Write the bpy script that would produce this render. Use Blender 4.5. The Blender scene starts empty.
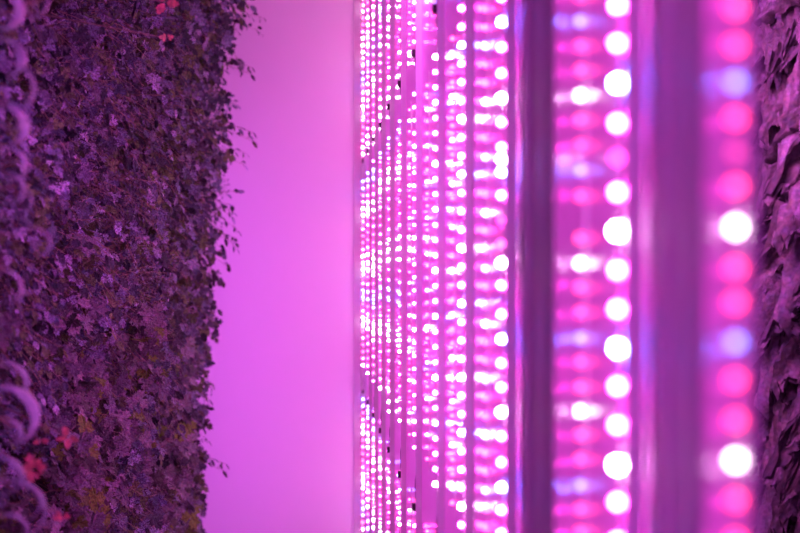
import bpy, bmesh, math, random
from mathutils import Vector, Matrix, Euler
PI = math.pi
SC = bpy.context.scene
COL = SC.collection
CZ = 1.95                       # eye height; floor at 0, ceiling at 3.9
FPX = 1555.6                    # focal length in pixels of the 800 px frame

# ------------------------------------------------------------------ camera
cd = bpy.data.cameras.new('camera'); cam = bpy.data.objects.new('camera', cd); COL.objects.link(cam)
cam.location = (0, 0, CZ); cam.rotation_euler = (PI/2, 0, 0)
cd.lens = 70; cd.sensor_width = 36; cd.shift_x = 0.1125; cd.shift_y = 0.007
cd.clip_start = 0.02; cd.clip_end = 60
cd.dof.use_dof = True; cd.dof.focus_distance = 6.2; cd.dof.aperture_fstop = 2.35
SC.camera = cam

# ------------------------------------------------------------------ world, exposure
w = bpy.data.worlds.new('world'); SC.world = w; w.use_nodes = True
w.node_tree.nodes['Background'].inputs[0].default_value = (0.80, 0.07, 0.92, 1)
w.node_tree.nodes['Background'].inputs[1].default_value = 0.20
SC.view_settings.view_transform = 'Standard'; SC.view_settings.look = 'None'
SC.view_settings.gamma = 1; SC.view_settings.use_curve_mapping = False
SC.view_settings.exposure = 0.12

# ------------------------------------------------------------------ added fill lights
def area(name, loc, rot, sx, sy, power, color):
    l = bpy.data.lights.new(name, 'AREA'); l.shape = 'RECTANGLE'; l.size = sx; l.size_y = sy
    l.energy = power; l.color = color
    o = bpy.data.objects.new(name, l); COL.objects.link(o); o.location = loc; o.rotation_euler = rot
    return o
# added fill for the right-hand plants, standing in for unseen panel faces
area('right_side_fill_light', (0.50, 4.2, CZ+1.3), (0, -PI*.38, PI*.06), 0.5, 2.0, 80, (0.90, 0.12, 0.85))
# added fill to brighten the far wall, standing in for the last panel rows
area('far_wall_fill_light', (-0.62, 9.72, CZ-.55), (PI/2, 0, 0), 0.6, 3.2, 13, (0.64, 0.075, 1.0))
# added fill standing in for unseen grow lights behind the camera
area('rear_aisle_fill_light', (-0.25, -0.3, CZ+.3), (PI/2, 0, 0), 1.0, 3.0, 21, (0.84, 0.09, 0.92))

# ------------------------------------------------------------------ materials
def mat(name, base, rough=0.5, emit=None, estr=0.0, spec=0.5, metal=0.0):
    m = bpy.data.materials.new(name); m.use_nodes = True
    b = m.node_tree.nodes['Principled BSDF']
    b.inputs['Base Color'].default_value = (*base, 1); b.inputs['Roughness'].default_value = rough
    b.inputs['Specular IOR Level'].default_value = spec; b.inputs['Metallic'].default_value = metal
    if emit:
        b.inputs['Emission Color'].default_value = (*emit, 1); b.inputs['Emission Strength'].default_value = estr
    return m
def noisy(name, c1, c2, rough, scale, stretch=(1, 1, 1), spec=0.5, bump=0.0, metal=0.0):
    m = mat(name, c1, rough, spec=spec, metal=metal); nt = m.node_tree; b = nt.nodes['Principled BSDF']
    tc = nt.nodes.new('ShaderNodeTexCoord'); mp = nt.nodes.new('ShaderNodeMapping')
    mp.inputs['Scale'].default_value = stretch
    nz = nt.nodes.new('ShaderNodeTexNoise'); nz.inputs['Scale'].default_value = scale; nz.inputs['Detail'].default_value = 4
    rp = nt.nodes.new('ShaderNodeValToRGB')
    rp.color_ramp.elements[0].position = 0.3; rp.color_ramp.elements[0].color = (*c1, 1)
    rp.color_ramp.elements[1].position = 0.7; rp.color_ramp.elements[1].color = (*c2, 1)
    nt.links.new(tc.outputs['Object'], mp.inputs[0]); nt.links.new(mp.outputs[0], nz.inputs['Vector'])
    nt.links.new(nz.outputs['Fac'], rp.inputs[0]); nt.links.new(rp.outputs[0], b.inputs['Base Color'])
    if bump:
        bp = nt.nodes.new('ShaderNodeBump'); bp.inputs['Strength'].default_value = bump
        bp.inputs['Distance'].default_value = 0.01
        nt.links.new(nz.outputs['Fac'], bp.inputs['Height']); nt.links.new(bp.outputs[0], b.inputs['Normal'])
    return m
def leafmat(name, cols, rough=0.5, spec=0.4, vein=0.0, nscale=40, tone=(1.0, 1.0), mot=(.75, 1.25)):
    """leaf colour varies from leaf to leaf and a little across each leaf"""
    m = mat(name, cols[0], rough, spec=spec); nt = m.node_tree; b = nt.nodes['Principled BSDF']
    gm = nt.nodes.new('ShaderNodeNewGeometry'); oi = nt.nodes.new('ShaderNodeObjectInfo')
    ad = nt.nodes.new('ShaderNodeMath'); ad.operation = 'ADD'
    fr = nt.nodes.new('ShaderNodeMath'); fr.operation = 'FRACT'
    rp = nt.nodes.new('ShaderNodeValToRGB'); rp.color_ramp.interpolation = 'CONSTANT'
    while len(rp.color_ramp.elements) < len(cols): rp.color_ramp.elements.new(0.5)
    for i, c in enumerate(cols):
        rp.color_ramp.elements[i].position = i/len(cols); rp.color_ramp.elements[i].color = (*c, 1)
    nt.links.new(gm.outputs['Random Per Island'], ad.inputs[0]); nt.links.new(oi.outputs['Random'], ad.inputs[1])
    nt.links.new(ad.outputs[0], fr.inputs[0]); nt.links.new(fr.outputs[0], rp.inputs[0])
    tc = nt.nodes.new('ShaderNodeTexCoord'); nz = nt.nodes.new('ShaderNodeTexNoise'); nz.inputs['Scale'].default_value = nscale
    nt.links.new(tc.outputs['Object'], nz.inputs['Vector'])
    mx = nt.nodes.new('ShaderNodeMix'); mx.data_type = 'RGBA'; mx.blend_type = 'MULTIPLY'; mx.inputs[0].default_value = 0.6
    nt.links.new(rp.outputs[0], mx.inputs[6]); nt.links.new(nz.outputs['Color'], mx.inputs[7])
    mr = nt.nodes.new('ShaderNodeMapRange'); mr.inputs['To Min'].default_value = tone[0]; mr.inputs['To Max'].default_value = tone[1]
    nt.links.new(oi.outputs['Random'], mr.inputs['Value'])
    vm = nt.nodes.new('ShaderNodeVectorMath'); vm.operation = 'SCALE'
    n2 = nt.nodes.new('ShaderNodeTexNoise'); n2.inputs['Scale'].default_value = nscale*2.2; n2.inputs['Detail'].default_value = 3
    nt.links.new(tc.outputs['Object'], n2.inputs['Vector'])
    m2 = nt.nodes.new('ShaderNodeMapRange'); m2.inputs['From Min'].default_value = .36; m2.inputs['From Max'].default_value = .64
    m2.inputs['To Min'].default_value = mot[0]; m2.inputs['To Max'].default_value = mot[1]
    nt.links.new(n2.outputs['Fac'], m2.inputs['Value'])
    v0 = nt.nodes.new('ShaderNodeVectorMath'); v0.operation = 'SCALE'
    nt.links.new(mx.outputs[2], v0.inputs[0]); nt.links.new(m2.outputs[0], v0.inputs['Scale'])
    nt.links.new(v0.outputs[0], vm.inputs[0]); nt.links.new(mr.outputs[0], vm.inputs['Scale'])
    nt.links.new(vm.outputs[0], b.inputs['Base Color'])
    if vein:
        bp = nt.nodes.new('ShaderNodeBump'); bp.inputs['Strength'].default_value = vein; bp.inputs['Distance'].default_value = 0.006
        nt.links.new(nz.outputs['Fac'], bp.inputs['Height']); nt.links.new(bp.outputs[0], b.inputs['Normal'])
    return m

M = {}
M['far_wall'] = noisy('white_wall_paint', (0.80, 0.80, 0.80), (0.82, 0.82, 0.82), 0.6, 0.8)
M['ceiling'] = noisy('ceiling_paint', (0.6, 0.6, 0.6), (0.64, 0.64, 0.64), 0.7, 2)
M['floor'] = noisy('floor_coating', (0.35, 0.35, 0.36), (0.42, 0.42, 0.43), 0.5, 3)
M['plant_wall'] = noisy('dark_planting_board', (0.012, 0.012, 0.012), (0.03, 0.028, 0.026), 0.9, 12)
M['divider'] = noisy('divider_plastic', (0.52, 0.44, 0.56), (0.74, 0.66, 0.76), 0.85, 9, (1, 6, 0.02), spec=0.1)
M['board'] = noisy('white_panel_plastic', (0.72, 0.70, 0.74), (0.78, 0.76, 0.80), 0.20, 5, (1, 8, 0.05), spec=0.6)
M['pcb'] = noisy('circuit_strip_white', (0.75, 0.74, 0.76), (0.82, 0.82, 0.82), 0.35, 20)
M['rail'] = noisy('aluminium_rail', (0.55, 0.55, 0.58), (0.65, 0.65, 0.68), 0.35, 12, (1, 1, 0.1), metal=0.7)
M['black'] = noisy('black_plastic_clip', (0.01, 0.01, 0.01), (0.02, 0.02, 0.02), 0.5, 30)
M['cable'] = noisy('dark_cable', (0.05, 0.05, 0.05), (0.09, 0.08, 0.08), 0.5, 30)
M['glow_sheet'] = mat('added_panel_glow', (0.7, 0.7, 0.7), 0.25, (1.0, 0.055, 0.85), 0.34)  # emission stands in for lamp glow spread over the panel faces
MAINS = 230; SMALL = 16
def led(name, col, s):
    return mat(name, (0.6, 0.6, 0.6), 0.2, col, s)
LED = {('R', 1): led('red_led', (1.0, 0.040, 0.60), MAINS), ('B', 1): led('blue_led', (0.09, 0.13, 1.0), MAINS*2.4),
       ('W', 1): led('white_led', (1.0, 0.42, 0.95), MAINS), ('D', 1): led('dim_red_led', (1.0, 0.05, 0.50), MAINS*0.04)}
for k, f in ((0, 1.0), (2, 0.62)):
    LED[('R', k)] = led('small_red_led', (1.0, 0.035, 0.17), SMALL*1.1*f); LED[('B', k)] = led('small_blue_led', (0.20, 0.21, 1.0), SMALL*(1.7 if k == 0 else .45))
    LED[('W', k)] = led('small_white_led', (1.0, 0.66, 0.88), SMALL*1.7*f); LED[('D', k)] = led('small_dim_led', (1.0, 0.05, 0.35), SMALL*0.2*f)
LED[('R', 2)] = led('soft_red_led', (1.0, 0.030, 0.13), SMALL*.58); LED[('B', 2)] = led('soft_blue_led', (0.13, 0.20, 1.0), SMALL*.42)
LED[('W', 2)] = led('soft_white_led', (1.0, 0.70, 0.85), SMALL*.95)
LED[('R', 3)] = led('pink_led', (1.0, 0.030, 0.50), MAINS*.85); LED[('B', 3)] = led('far_blue_led', (0.08, 0.12, 1.0), MAINS*.34)
LED[('W', 3)] = led('far_white_led', (1.0, 0.45, 0.90), MAINS*.8); LED[('D', 3)] = led('far_red_led', (1.0, 0.025, 0.22), MAINS*0.22)
M['herb'] = leafmat('herb_leaf', [(0.17, 0.26, 0.30), (0.32, 0.40, 0.50), (0.08, 0.14, 0.15), (0.52, 0.60, 0.72), (0.20, 0.34, 0.10), (0.20, 0.26, 0.32), (0.05, 0.10, 0.08), (0.12, 0.22, 0.06), (0.24, 0.30, 0.30), (0.05, 0.10, 0.08)], vein=.9, nscale=70, tone=(0.40, 1.3), mot=(.35, 1.6))
M['herb_warm'] = leafmat('warm_herb_leaf', [(0.26, 0.30, 0.27), (0.20, 0.25, 0.25), (0.36, 0.42, 0.40), (0.24, 0.44, 0.04), (0.10, 0.15, 0.09), (0.46, 0.48, 0.48)], vein=.9, nscale=60, tone=(0.45, 1.05), mot=(.5, 1.3))
M['stem'] = noisy('herb_stem', (0.26, 0.24, 0.14), (0.42, 0.36, 0.26), 0.5, 30)
M['basil'] = leafmat('crinkled_leaf', [(0.26, 0.28, 0.25), (0.34, 0.36, 0.34), (0.18, 0.20, 0.16), (0.30, 0.32, 0.26)], 0.45, 0.5, 1.0, 45, (0.6, 1.4))
M['curl'] = leafmat('curled_leaf', [(0.42, 0.52, 0.56), (0.50, 0.60, 0.64), (0.34, 0.46, 0.48)], 0.4, 0.6, 0.3, 25)
M['red'] = leafmat('red_lit_leaf', [(0.98, 0.50, 0.34), (0.95, 0.35, 0.30)], 0.5, 0.3)  # red lamp light on a few leaves, put into their colour

# ------------------------------------------------------------------ mesh helpers
def link(name, me, m, parent=None, smooth=False):
    if m: me.materials.clear(); me.materials.append(m)
    o = bpy.data.objects.new(name, me); COL.objects.link(o)
    if parent: o.parent = parent
    if smooth:
        for p in me.polygons: p.use_smooth = True
    return o
def mesh_from(name, bm):
    me = bpy.data.meshes.new(name); bm.to_mesh(me); bm.free(); return me
def box(bm, x0, x1, y0, y1, z0, z1):
    r = bmesh.ops.create_cube(bm, size=1)
    for v in r['verts']:
        v.co = Vector(((x0+x1)/2+v.co.x*(x1-x0), (y0+y1)/2+v.co.y*(y1-y0), (z0+z1)/2+v.co.z*(z1-z0)))
def boxmesh(name, *a, bevel=0):
    bm = bmesh.new(); box(bm, *a)
    if bevel: bmesh.ops.bevel(bm, geom=bm.edges[:], offset=bevel, segments=2, affect='EDGES', profile=0.6)
    return mesh_from(name, bm)
def tube(bm, pts, radii, n=5):
    rings = []
    for i, p in enumerate(pts):
        d = (pts[min(i+1, len(pts)-1)]-pts[max(i-1, 0)]).normalized()
        a = d.cross(Vector((0, 0, 1)) if abs(d.z) < 0.9 else Vector((1, 0, 0))).normalized(); b = d.cross(a)
        rings.append([bm.verts.new(p+radii[i]*(a*math.cos(2*PI*k/n)+b*math.sin(2*PI*k/n))) for k in range(n)])
    for r0, r1 in zip(rings, rings[1:]):
        for k in range(n): bm.faces.new((r0[k], r0[(k+1) % n], r1[(k+1) % n], r1[k]))
    bm.faces.new(rings[0][::-1]); bm.faces.new(rings[-1])
def empty(name, loc, label, cat, group=None):
    o = bpy.data.objects.new(name, None); COL.objects.link(o); o.location = loc
    o.empty_display_size = 0.1; o['label'] = label; o['category'] = cat
    if group: o['group'] = group
    return o
def struct(name, me, m):
    o = link(name, me, m); o['kind'] = 'structure'; return o

# ------------------------------------------------------------------ the room
XL, XR, YF, Y0 = -1.22, 2.16, 10.75, -0.2
struct('wall_far', boxmesh('wall_far', XL-.1, XR+.1, YF, YF+.1, 0, 3.9), M['far_wall'])
struct('trim_1', boxmesh('trim_1', .302, .352, YF-.02, YF, 0, 3.9, bevel=.004), noisy('corner_trim_paint', (0.50, 0.42, 0.50), (0.54, 0.46, 0.54), 0.6, 4))
struct('floor', boxmesh('floor', XL-.1, XR+.1, Y0, YF+.1, -.1, 0), M['floor'])
struct('ceiling', boxmesh('ceiling', XL-.1, XR+.1, Y0, YF+.1, 3.9, 4.0), M['ceiling'])
struct('wall_left', boxmesh('wall_left', XL-.1, XL, Y0, YF, 0, 3.9), M['plant_wall'])
struct('wall_right', boxmesh('wall_right', XR, XR+.1, Y0, YF, 0, 3.9), M['plant_wall'])

# screen behind the light panels, floor to ceiling
XB = 0.378                      # panel faces
XM = 0.350                      # main row of lamp beads
bm = bmesh.new()
box(bm, XB+.0045, XB+.016, 1.40, YF, 0.0, 3.9)
div = link('divider_screen', mesh_from('divider_screen', bm), M['divider'])
div['label'] = 'glossy purple-lit screen behind the row of light panels'; div['category'] = 'screen'
def zpx(px, X=XB): return FPX*X/(px-310)
for px, r in ((668, .008), (530, .010)):
    y = zpx(px, XB+.004)
    bm = bmesh.new()
    tube(bm, [Vector((XB+.006, y, 0.001)), Vector((XB+.006, y, 3.899))], [r, r], 20)
    link('rib', mesh_from('rib', bm), M['divider'], div, True)

# ------------------------------------------------------------------ light panels
def led_mesh(name, r, stretch=1.0):
    """rounded lamp bead"""
    bm = bmesh.new(); bmesh.ops.create_uvsphere(bm, u_segments=10, v_segments=7, radius=r)
    for v in bm.verts: v.co.x *= stretch
    return mesh_from(name, bm)
LM = {}
for c in 'RBWD':
    for s in (0, 1, 2, 3):
        me = led_mesh('led_'+c+str(s), (0.0055 if s in (1, 3) else 0.0052)*(1.15 if (c == 'W' and s == 1) else 1))
        me.materials.append(LED[(c, s)])
        for p in me.polygons: p.use_smooth = True
        LM[(c, s)] = me
SEG = [(-1.9, -0.80), (-0.63, 0.63), (0.76, 1.9)]
def from_px(lst, Y):        # readings along one column -> heights on that column
    return [((272-y)*Y/FPX, c) for y, c in lst]
def seq(half, pitch, phase, pat, off=0):
    out = []; n = int(half/pitch)+2
    for i in range(-n, n+1):
        h = (i+phase)*pitch
        if abs(h) > half: continue
        out.append((h, pat[(i+off) % len(pat)]))
    return out
P1M = [(5, 'R'), (43, 'R'), (83, 'B'), (123, 'R'), (158, 'D'), (192, 'R'), (231, 'W'), (270, 'R'), (309, 'R'), (348, 'B'), (386, 'R'), (425, 'R'), (465, 'W'), (502, 'R'), (541, 'R'), (-34, 'W'), (-72, 'R'), (580, 'B')]
P1S = [(-28, 'W'), (-4, 'R'), (21, 'B'), (46, 'R'), (70, 'R'), (95, 'W'), (120, 'R'), (145, 'R'), (170, 'B'), (196, 'R'), (238, 'R'), (263, 'W'), (288, 'R'), (312, 'R'), (338, 'B'), (362, 'R'), (387, 'R'), (411, 'W'), (435, 'R'), (459, 'R'), (485, 'B'), (509, 'R'), (532, 'R'), (557, 'W')]
P2M = [(-27, 'R'), (-3, 'R'), (22, 'B'), (47, 'R'), (73, 'R'), (98, 'W'), (122, 'R'), (147, 'R'), (159, 'W'), (172, 'B'), (195, 'R'), (220, 'D'), (243, 'D'), (263, 'W'), (285, 'R'), (314, 'R'), (339, 'B'), (363, 'R'), (387, 'R'), (412, 'W'), (436, 'R'), (462, 'R'), (487, 'B'), (510, 'R'), (533, 'R'), (558, 'W')]
P0S = [(-30, 'W'), (8, 'R'), (45, 'R'), (82, 'B'), (118, 'R'), (152, 'D'), (186, 'R'), (227, 'W'), (268, 'R'), (302, 'R'), (342, 'B'), (380, 'R'), (420, 'R'), (460, 'W'), (500, 'R'), (540, 'R'), (580, 'B')]
PATM = 'BRRWRRR'; PATS = 'BRRWRR'; PATF = 'BBRDWWWRDDRDWWRD'; PATG = 'BBDDWWRRDDDDWWRD'
def half(Y): return 272/FPX*Y+0.09
panels = [   # near edge, far edge, main column, second column, mains list, second list, label
 (zpx(751), zpx(706), None, 1.343, None, from_px(P0S, 1.343), 'narrow blurred light panel at the near end, beside the right-hand plants'),
 (zpx(636), zpx(556), 1.773, 2.114, from_px(P1M, 1.773), from_px(P1S, 2.114), 'wide light panel with the largest round glowing lamps, second from the near end'),
 (zpx(511), zpx(475), 2.85, 3.26, from_px(P2M, 2.85), seq(half(3.26), .0388, .2, PATS, 0), 'third light panel from the near end, between two dark purple bands'),
 (zpx(468), zpx(441), 3.60, 4.02, seq(half(3.6), .0427, .3, PATM, 2), seq(half(4.02), .0375, .1, PATS, 3), 'fourth light panel from the near end of the row'),
 (zpx(438), zpx(419), 4.35, 4.88, seq(half(4.35), .0427, .1, PATM, 3), seq(half(4.88), .0378, .5, PATS, 2), 'fifth light panel from the near end, black clip only at the top edge'),
 (zpx(417), zpx(403), 5.23, 5.75, seq(half(5.23), .044, .6, PATM, 1), seq(half(5.75), .040, .0, PATS, 1), 'sixth light panel from the near end, the last standing clear of the crowded far ones'),
]
far_lab = ['nearest of the crowded thin panels at the far end', 'second of the crowded thin panels towards the far wall', 'third of the crowded thin panels towards the far wall',
           'fourth of the crowded thin panels, third from the far wall', 'next-to-last thin light panel before the far wall', 'last thin light panel, touching the bright far wall']
rr = random.Random(5)
for i in range(6):
    y = 6.08+i*.84
    panels.append((y+.28, y+1.03 if i < 5 else YF-.03, y, y+.40, seq(half(y), .045, rr.uniform(-.4, .4), PATF, 3+i//3), seq(half(y+.40), .045, rr.uniform(-.4, .4), PATG, 3+i//3), 'one light panel: '+far_lab[i]))

def seg_of(h):
    for k, (a, b) in enumerate(SEG):
        if a+.01 < h < b-.01: return k
    return None
def yl_first(ym): return ym is None or ym < 2
for (ya, yb, ym, ys, ml, sl, lab) in panels:
    yc = (ya+yb)/2
    root = empty('grow_light_panel', (XB, yc, 0), lab, 'grow light', 'upright light panels in the row')
    link('back_panel', boxmesh('back_panel', 0.0, 0.004, ya-yc, yb-yc, 0.0, 3.9, bevel=.001), M['board'], root)
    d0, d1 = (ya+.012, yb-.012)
    link('glow_sheet', boxmesh('glow_sheet', -.003, -.0002, d0-yc, d1-yc, 0.02, 3.88, bevel=.001), M['glow_sheet'], root)  # emissive sheet added for the glow between the beads
    cols = []
    if ym: cols.append((ym, ml, 1 if ym < 5 else 3))
    if ys: cols.append((ys, sl, 2 if yl_first(ym) else 0))
    for (yl, lst, big) in cols:
        hmax = half(yl)+.12; xb = (XM-XB) if big in (1, 3) else -.011
        for k, (a, b) in enumerate(SEG):
            a2, b2 = max(a, -hmax), min(b, hmax)
            if b2-a2 < .02: continue
            bm = bmesh.new()
            box(bm, xb+.0055, xb+.0085, yl-yc-.003, yl-yc+.003, CZ+a2, CZ+b2)
            for q in (a2+.012, (a2+b2)/2, b2-.012):        # stand-off brackets back to the panel
                box(bm, xb+.008, 0.0, yl-yc-.002, yl-yc+.002, CZ+q-.002, CZ+q+.002)
            if yl < ya or yl > yb:                          # arm that reaches the panel edge
                for q in (a2+.012, b2-.012):
                    box(bm, -.004, 0.0, min(yl, ya)-yc, max(yl, ya)-yc+.004, CZ+q-.002, CZ+q+.002)
            strip = link('led_strip', mesh_from('led_strip', bm), M['pcb'], root)
            for h, c in lst:
                if seg_of(h) != k: continue
                o = bpy.data.objects.new('led' if big in (1, 3) else 'small_led', LM[(c, big)]); COL.objects.link(o)
                o.parent = strip; o.location = (xb, yl-yc, CZ+h)
        if big in (1, 3):
            link('baffle', boxmesh('baffle', xb+.0045, 0.0, yl-yc-.014, yl-yc-.012, CZ-min(hmax, 1.9), CZ+min(hmax, 1.9)), M['board'], root)  # fin added to keep bead light off the screen on its near side
            for h in (-.79, .735):
                if abs(h) > hmax: continue
                link('clip', boxmesh('clip', xb-.007, xb+.010, yl-yc-.012, yl-yc+.012, CZ+h-.013, CZ+h+.013, bevel=.002), M['black'], root)
            for s in (-1, 1):
                if hmax < .62: continue
                bm = bmesh.new()
                for q in (-.006, .006):
                    pts = [Vector((xb+.007+.003*math.sin(t*7+q*90), yl-yc+q, CZ+s*(.615+t*.175))) for t in [j/6 for j in range(7)]]
                    tube(bm, pts, [.0015]*7, 6)
                link('cable', mesh_from('cable', bm), M['cable'], root, True)
    # edge rails give each panel its upright lines
    for ye in (ya+.004, yb-.004):
        link('edge_rail', boxmesh('edge_rail', -.004, 0.0, ye-yc-.003, ye-yc+.003, 0.0, 3.9, bevel=.001), M['board'], root)

# ------------------------------------------------------------------ leaves
def add_leaf(bm, mw, outline, cup=0.18, fold=0.15, rng=random):
    """lobed flat leaf: outline points (x, y) fan round the midrib, leaf along +y"""
    cen = bm.verts.new(mw @ Vector((0, .42, 0)))
    vs = []
    for (x, y) in outline:
        z = -cup*(x*x+(y-.4)**2)+fold*abs(x)+rng.uniform(-.03, .03)
        vs.append(bm.verts.new(mw @ Vector((x, y, z))))
    for a, b in zip(vs, vs[1:]+vs[:1]):
        bm.faces.new((cen, a, b))
PARS = [(0, 0), (.07, .16), (.22, .02), (.30, .10), (.46, .06), (.46, .18), (.62, .28), (.48, .34), (.50, .48), (.34, .44), (.12, .40), (.20, .56), (.34, .60), (.26, .70), (.32, .84), (.14, .82), (0, 1.04)]
PARS = PARS+[(-x, y) for x, y in PARS[-2:0:-1]]
OAK = [(0, 0), (.12, .10), (.26, .16), (.20, .28), (.38, .40), (.26, .48), (.36, .66), (.20, .72), (.18, .88), (0, 1.0)]
OAK = OAK+[(-x, y) for x, y in OAK[-2:0:-1]]
SLIM = [(0, 0), (.13, .25), (.17, .5), (.11, .8), (0, 1.0)]
SLIM = SLIM+[(-x, y) for x, y in SLIM[-2:0:-1]]
def frame(pos, d, up, s):
    y = d.normalized(); x = y.cross(up)
    if x.length < 1e-3: x = Vector((1, 0, 0))
    x.normalize(); z = x.cross(y)
    return Matrix.Translation(pos) @ Matrix((x, y, z)).transposed().to_4x4() @ Matrix.Scale(s, 4)
def herb_variant(seed, kind, nst, leaf, reach=0.36, spread=.17):
    """plant that grows out of the planting wall towards +X; returns foliage mesh, stems mesh"""
    R = random.Random(seed); fb, sb = bmesh.new(), bmesh.new()
    for i in range(nst):
        L = reach*R.uniform(.55, 1.05)
        ty, tz = R.gauss(0, spread), R.gauss(0, spread)
        droop = R.uniform(.02, .16)
        p0 = Vector((0, R.uniform(-.03, .03), R.uniform(-.03, .03))); p3 = Vector((L, ty, tz-droop))
        c = Vector((L*.55, ty*.45, tz*.5+.05))
        pts = []
        for k in range(6):
            t = k/5; pts.append(p0*(1-t)**2+c*2*t*(1-t)+p3*t*t)
        tube(sb, pts, [.0028-.0018*k/5 for k in range(6)], 4)
        dirv = (pts[5]-pts[3]).normalized()
        outl = {'trail': OAK, 'parsley': PARS, 'broad': PARS, 'oak': OAK, 'fine': SLIM}[kind]
        def leafat(p, d, s):
            # leaves face out of the wall and hang, tilting at random
            up = Vector((.7+R.gauss(0, .4), -.8+R.gauss(0, .45), R.gauss(.25, .45)))
            add_leaf(fb, frame(p, d, up, s), outl, rng=R)
        def rd(a=.5): return Vector((R.gauss(0, a), R.gauss(0, a*.5), R.gauss(-.7, a)))
        if kind == 'fine':
            for k in range(9):
                t = .35+.65*k/8; q = p0*(1-t)**2+c*2*t*(1-t)+p3*t*t
                for s in (-1, 1):
                    dd = (dirv*.5+Vector((R.gauss(.1, .3), s*.8, R.gauss(-.1, .6)))).normalized()
                    q2 = q+dd*R.uniform(.02, .04)
                    tube(sb, [q, q2], [.0010, .0007], 3)
                    leafat(q2, dd, leaf*R.uniform(.7, 1.2)); leafat(q2, (dd+rd(.6)).normalized(), leaf*R.uniform(.6, 1.0))
        else:
            leafat(pts[5], (dirv+rd(.4)).normalized(), leaf*R.uniform(.8, 1.25))
            nn = {'broad': 2, 'trail': 5}.get(kind, 3)
            for k in range(nn):
                t = .93-(.13 if kind == 'trail' else .2)*k; q = p0*(1-t)**2+c*2*t*(1-t)+p3*t*t
                for s in (-1, 1):
                    dd = (dirv*.6+Vector((R.gauss(0, .3), s*.7, R.gauss(-.1, .5)))).normalized()
                    q2 = q+dd*leaf*R.uniform(.3, .6)
                    tube(sb, [q, q2], [.0014, .0009], 3)
                    leafat(q2, (dd+rd(.3)).normalized(), leaf*R.uniform(.6, 1.1))
    return mesh_from('foliage', fb), mesh_from('stems', sb)
VAR = {'parsley': [herb_variant(s, 'parsley', 26, .064) for s in range(4)],
       'oak': [herb_variant(20+s, 'oak', 30, .050) for s in range(3)],
       'broad': [herb_variant(40+s, 'broad', 20, .100) for s in range(3)],
       'trail': [herb_variant(80+s, 'trail', 7, .048, .50, .07) for s in range(3)],
       'fine': [herb_variant(60+s, 'fine', 26, .026) for s in range(2)]}
for k, l in VAR.items():
    for a, b in l:
        a.materials.append(M['herb_warm'] if k in ('broad',) else M['herb']); b.materials.append(M['stem'])
NM = {'parsley': ('parsley_plant', 'jagged-leaved parsley plant', 'parsley plants on the left plant wall'),
      'oak': ('herb_plant', 'small-lobed herb plant', 'small-lobed herbs on the left plant wall'),
      'broad': ('celery_plant', 'broad-leaved celery-like plant', 'broad-leaved plants on the left plant wall'),
      'trail': ('trailing_herb', 'trailing herb sprigs', 'trailing sprigs at the far edge of the left wall'),
      'fine': ('thyme_plant', 'wispy fine-leaved herb', 'wispy herbs on the left plant wall')}
R = random.Random(11)
def edge_x(h):          # how far the far plants bush out, by height above the eye
    pts = [(-1.9, -.64), (-1.0, -.62), (-.55, -.62), (-.3, -.56), (-.1, -.60), (.0, -.59), (.25, -.47), (.55, -.50), (.9, -.47), (1.2, -.51), (1.5, -.47), (1.9, -.38)]
    for (a, xa), (b, xb) in zip(pts, pts[1:]):
        if a <= h <= b: return xa+(xb-xa)*(h-a)/(b-a)
    return -.5
def place_herb(x, y, z, kind, label=None, sc=1.0):
    nm, lb, gp = NM[kind]
    fo, st = R.choice(VAR[kind])
    e = empty(nm, (x, y, z), label or lb, 'herb plant', gp)
    e.rotation_euler = (R.choice((-1, 1))*R.uniform(0, .5), 0, R.uniform(-.2, .2)); e.scale = (sc, sc, sc)
    for n_, me in (('foliage', fo), ('stems', st)):
        o = bpy.data.objects.new(n_, me); COL.objects.link(o); o.parent = e
def zone(h, y):
    hv = 'upper' if h > y*.06 else ('lower' if h < -y*.06 else 'middle')
    dv = 'near the camera' if y < 5.2 else ('halfway along' if y < 7.6 else 'outlined against the bright wall')
    return f'{hv} rows of left plant wall, {dv}'
def env_x(h, y):
    near = -.85+(y-4.3)*.072
    if y < 7: return near
    t = min(1, (y-7)/1.8)
    return near*(1-t)+edge_x(h*9.6/y)*t
count = 0
y = 4.5; row = 0
while y < 9.7:
    hm = 272/FPX*y+.12; st = .215+.022*(y-4.3); h = -hm+(row % 2)*st/2
    while h < hm:
        f = h/(272/FPX*y)
        hh = h+R.uniform(-.04, .04)
        u = R.random()
        if f < -.15: kind = 'broad' if (u < .5 and y < 8.5) else ('parsley' if u < .78 else ('oak' if u < .9 else 'fine'))
        elif f > .25 and y > 7: kind = 'fine' if u < .3 else ('oak' if u < .6 else 'parsley')
        else: kind = 'parsley' if u < .45 else ('oak' if u < .72 else 'fine')
        out = env_x(hh, y)-abs(R.gauss(0, .09))+(.03 if y < 7 else -.01)
        sc = R.uniform(.8, 1.15)*min(1, .62+(y-4.3)*.13)
        x = out-.36*sc
        if x < XL+.005: x = XL+.005
        place_herb(x, y+R.uniform(-.05, .05), CZ+hh, kind, f'{NM[kind][1]}, {zone(hh, y)}', sc)
        count += 1
        h += st
    y += .34; row += 1
for (px, py, yy, sc) in ((256, 30, 9.3, .8), (243, 105, 9.5, .8), (240, 165, 9.3, .8), (232, 245, 9.2, .7), (216, 290, 9, .8), (212, 430, 9, .8), (262, -6, 9.3, 1.0), (246, 75, 9.4, .9), (247, 140, 9.2, 1.0), (242, 215, 9.0, .95), (222, 320, 8.6, 1.0), (214, 385, 8.8, .9), (217, 470, 9.0, 1.0), (205, 515, 8.8, .9), (238, 20, 8.6, .9)):
    x, z = (px-310)*yy/FPX, (272-py)*yy/FPX
    place_herb(x-.47*sc, yy, CZ+z+.06, 'trail', 'trailing herb sprigs hanging out of the left wall over the bright far wall', sc)
print('herbs', count)

D = math.radians
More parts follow.
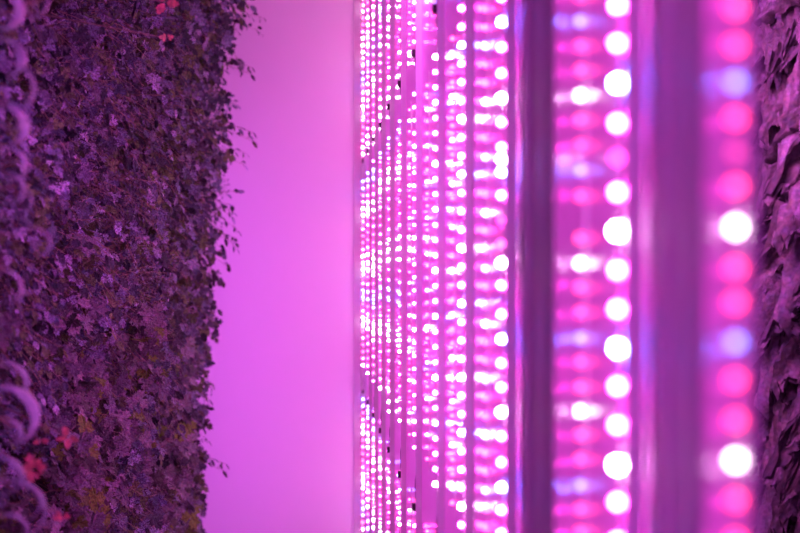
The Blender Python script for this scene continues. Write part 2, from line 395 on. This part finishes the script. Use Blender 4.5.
# ------------------------------------------------------------------ curled-leaf plants, front left
def ribbon(bm, pts, widths, side, wav, R, nc=5, fold=.35):
    rows = []
    for i, p in enumerate(pts):
        d = (pts[min(i+1, len(pts)-1)]-pts[max(i-1, 0)]).normalized()
        s = (side-d*side.dot(d)).normalized(); nrm = s.cross(d)
        row = []
        for k in range(nc):
            u = k/(nc-1)*2-1
            rf = wav*math.sin(i*1.9+u*2+wav*50)*abs(u)
            row.append(bm.verts.new(p+s*u*widths[i]+nrm*(fold*abs(u)*widths[i]+rf)))
        rows.append(row)
    for a, b in zip(rows, rows[1:]):
        for k in range(nc-1): bm.faces.new((a[k], a[k+1], b[k+1], b[k]))
def curl_plant(loc, label, leaves, seed):
    R = random.Random(seed)
    e = empty('curly_leaf_plant', loc, label, 'leafy plant', 'curled-leaf plants at the near left')
    sb = bmesh.new()
    for (ox, oz, rad, a0, a1, wd, dy) in leaves:
        bm = bmesh.new(); pts = []; n = 18
        c = Vector((ox, dy, oz))
        for i in range(n):
            t = i/(n-1); a = a0+D(15)+(a1-a0-D(50))*t; r_ = rad*(1-.45*t)
            pts.append(c+Vector((r_*math.cos(a), .05*t+.02*math.sin(3*t), r_*math.sin(a))))
        ws = [wd*min(1, .15+3.2*(1-i/(n-1)))*min(1, .4+2*i/(n-1)) for i in range(n)]
        ribbon(bm, pts, ws, Vector((.30, 1, .12)), .0015, R)
        me = mesh_from('leaf', bm); o = link('leaf', me, M['curl'], e, True)
        md = o.modifiers.new('solid', 'SOLIDIFY'); md.thickness = .0022
        ms = o.modifiers.new('sub', 'SUBSURF'); ms.levels = 1; ms.render_levels = 2
        p0 = pts[0]; root = Vector((-.20, .05, 0))
        mid = (p0+root)/2+Vector((0, 0, .03))
        tube(sb, [root*(1-t)**2+mid*2*t*(1-t)+p0*t*t for t in [j/6 for j in range(7)]], [.005-.0025*j/6 for j in range(7)], 6)
    link('stems', mesh_from('stems', sb), M['stem'], e, True)
# leaves: centre x, centre z, radius, start angle, end angle, half width, depth offset (relative to plant)
YC = 3.15
def hx(px, py, Y=YC): return ((px-310)*Y/FPX, (272-py)*Y/FPX)
def curls(base_px, specs):
    bx, bz = hx(*base_px); out = []
    for (px, py, rp, a0, a1, wp, dy) in specs:
        x, z = hx(px, py); k = YC/FPX
        out.append((x-bx+.012, z-bz, rp*k*1.15, a0, a1, wp*k*(1.5 if wp >= 6.5 else .95), dy))
    return (bx, YC, CZ+bz), out
sets = [
 ((-25, 75), 'curled ribbon-leaved plant at the top of the near left edge', [
   (2, 88, 26, D(120), D(-110), 5.5, 0), (-6, 55, 22, D(150), D(-60), 8, .03), (2, 130, 20, D(70), D(-60), 7, -.03),
   (-4, 115, 15, D(100), D(-150), 4, .02), (-8, 10, 22, D(60), D(-100), 8, .0), (20, -6, 16, D(-10), D(-150), 3.5, .05), (0, 165, 17, D(90), D(-50), 5, .02)]),
 ((-25, 235), 'curled ribbon-leaved plant midway up the near left edge', [
   (0, 190, 17, D(110), D(-100), 5, 0), (8, 200, 13, D(80), D(-200), 3, .03), (27, 244, 16, D(140), D(-60), 2.6, .0), (6, 235, 22, D(150), D(60), 2.2, .02),
   (-4, 290, 18, D(70), D(-75), 4, 0), (5, 172, 12, D(140), D(-40), 3, 0)]),
 ((-25, 430), 'large curled ribbon-leaved plant at the bottom of the near left edge', [
   (-2, 425, 36, D(95), D(-30), 7.5, 0), (-4, 388, 22, D(80), D(-20), 5, .03), (0, 435, 15, D(60), D(-80), 5, -.02),
   (5, 520, 38, D(115), D(-25), 4.5, 0), (8, 510, 22, D(90), D(-110), 4, .03), (-4, 480, 22, D(95), D(-70), 6, -.03), (2, 535, 18, D(100), D(-90), 4, .0)]),
]
for i, (bp, lab, sp) in enumerate(sets):
    loc, lv = curls(bp, sp); curl_plant(loc, lab, lv, 70+i)

# ------------------------------------------------------------------ red sprigs
def red_sprig(px, py, Y, s, label, seed, n=4):
    R = random.Random(seed); x, z = hx(px, py, Y)
    e = empty('red_leaf_sprig', (x, Y, CZ+z), label, 'leaf sprig', 'red sprigs among the left plants')
    fb, sb = bmesh.new(), bmesh.new()
    tube(sb, [Vector((XL-x, .35, .12)), Vector(((XL-x)*.6, .25, .12)), Vector(((XL-x)*.25, .10, .05)), Vector((0, 0, 0))], [.003, .0025, .0018, .0012], 5)
    for i in range(n):
        a = 2*PI*i/n+R.uniform(-.4, .4); d = Vector((math.cos(a), -.3, math.sin(a)))
        add_leaf(fb, frame(d*s*.1, d, Vector((R.gauss(.3, .3), -1, R.gauss(0, .3))), s*R.uniform(.7, 1.1)), OAK if seed % 2 else PARS, rng=R)
    link('foliage', mesh_from('foliage', fb), M['red'], e); link('stem', mesh_from('stem', sb), M['stem'], e, True)
red_sprig(68, 437, 4.1, .034, 'glowing red sprig, uppermost of those at the lower left', 1, 4)
red_sprig(35, 470, 3.9, .040, 'cluster of red leaves under the large curled leaf, lower left', 2, 4)
red_sprig(40, 441, 4.0, .022, 'tiny red leaf beside the tip of the large curled leaf', 5, 2)
red_sprig(63, 515, 4.0, .024, 'small pale red sprig, lowest at the lower left', 4, 2)
red_sprig(165, 2, 4.9, .046, 'pinkish red leaf at the very top of the left plants', 3, 3)
red_sprig(167, 38, 4.9, .026, 'small pink leaf just under the top red one', 6, 2)

# ------------------------------------------------------------------ right-hand plants: crumpled hanging leaves
def crumpled_variant(seed, n=22):
    R = random.Random(seed); bm = bmesh.new(); sb = bmesh.new()
    for i in range(n):
        L = R.uniform(.10, .17); W = L*R.uniform(.24, .36); nu, nv = 9, 22
        base = Vector((-R.uniform(.02, .19), R.gauss(0, .08), R.gauss(.02, .06)))
        d = Vector((-R.uniform(.2, 1), R.gauss(-.1, .45), R.gauss(-.5, .5))).normalized()
        side = d.cross(Vector((-1, -.6, .2))).normalized(); nr = side.cross(d)
        if nr.x > 0: nr = -nr
        ph = R.uniform(0, 6); ph2 = R.uniform(0, 6); drp = R.uniform(1.0, 2.6)
        rows = []
        for v in range(nv):
            t = v/(nv-1); wv = W*math.sin(PI*min(1, .06+.92*t**.8))**.55
            cpos = base+d*L*t+Vector((0, 0, -drp*.5*L*t*t))
            row = []
            for u in range(nu):
                q = u/(nu-1)*2-1
                z = -.55*W*q*q+.011*math.sin(13*t+9*abs(q)+ph)*(.3+abs(q))+.008*math.sin(24*t+ph2+q*6)*(.3+abs(q))+.005*math.sin(7*q+ph+11*t)+.9*W*abs(q)*(1-abs(q))
                row.append(bm.verts.new(cpos+side*q*wv*(1+.12*math.sin(20*t+ph))+nr*z))
            rows.append(row)
        for a, b in zip(rows, rows[1:]):
            for k in range(nu-1): bm.faces.new((a[k], a[k+1], b[k+1], b[k]))
        tube(sb, [Vector((.0, 0, 0)), base*.5+Vector((0, 0, .02)), base], [.003, .0026, .002], 5)
    a = mesh_from('foliage', bm); b = mesh_from('stems', sb)
    for p in a.polygons: p.use_smooth = True
    a.materials.append(M['basil']); b.materials.append(M['stem'])
    return a, b
CV = [crumpled_variant(100+s) for s in range(4)]
R = random.Random(3)
y = 4.7; row = 0
while y < 7.4:
    hm = 272/FPX*y+.12; h = -hm+(row % 2)*.08
    while h < hm:
        fo, st = R.choice(CV)
        hv = 'top' if h > .3 else ('bottom' if h < -.3 else 'middle')
        e = empty('lettuce_plant', (1.90+R.uniform(-.03, .03), y+R.uniform(-.04, .04), CZ+h), f'crinkled lettuce-like plant, {hv} of the right-hand plant wall, '+('nearer one' if y < 5.8 else 'beside the panel edge'), 'leafy plant', 'crinkled plants on the right')
        e.rotation_euler = (R.uniform(-.4, .4), 0, R.uniform(-.2, .2)); s = R.uniform(1.1, 1.4); e.scale = (s, s, s)
        for n_, me in (('foliage', fo), ('stems', st)):
            o = bpy.data.objects.new(n_, me); COL.objects.link(o); o.parent = e
        h += .22
    y += .33; row += 1
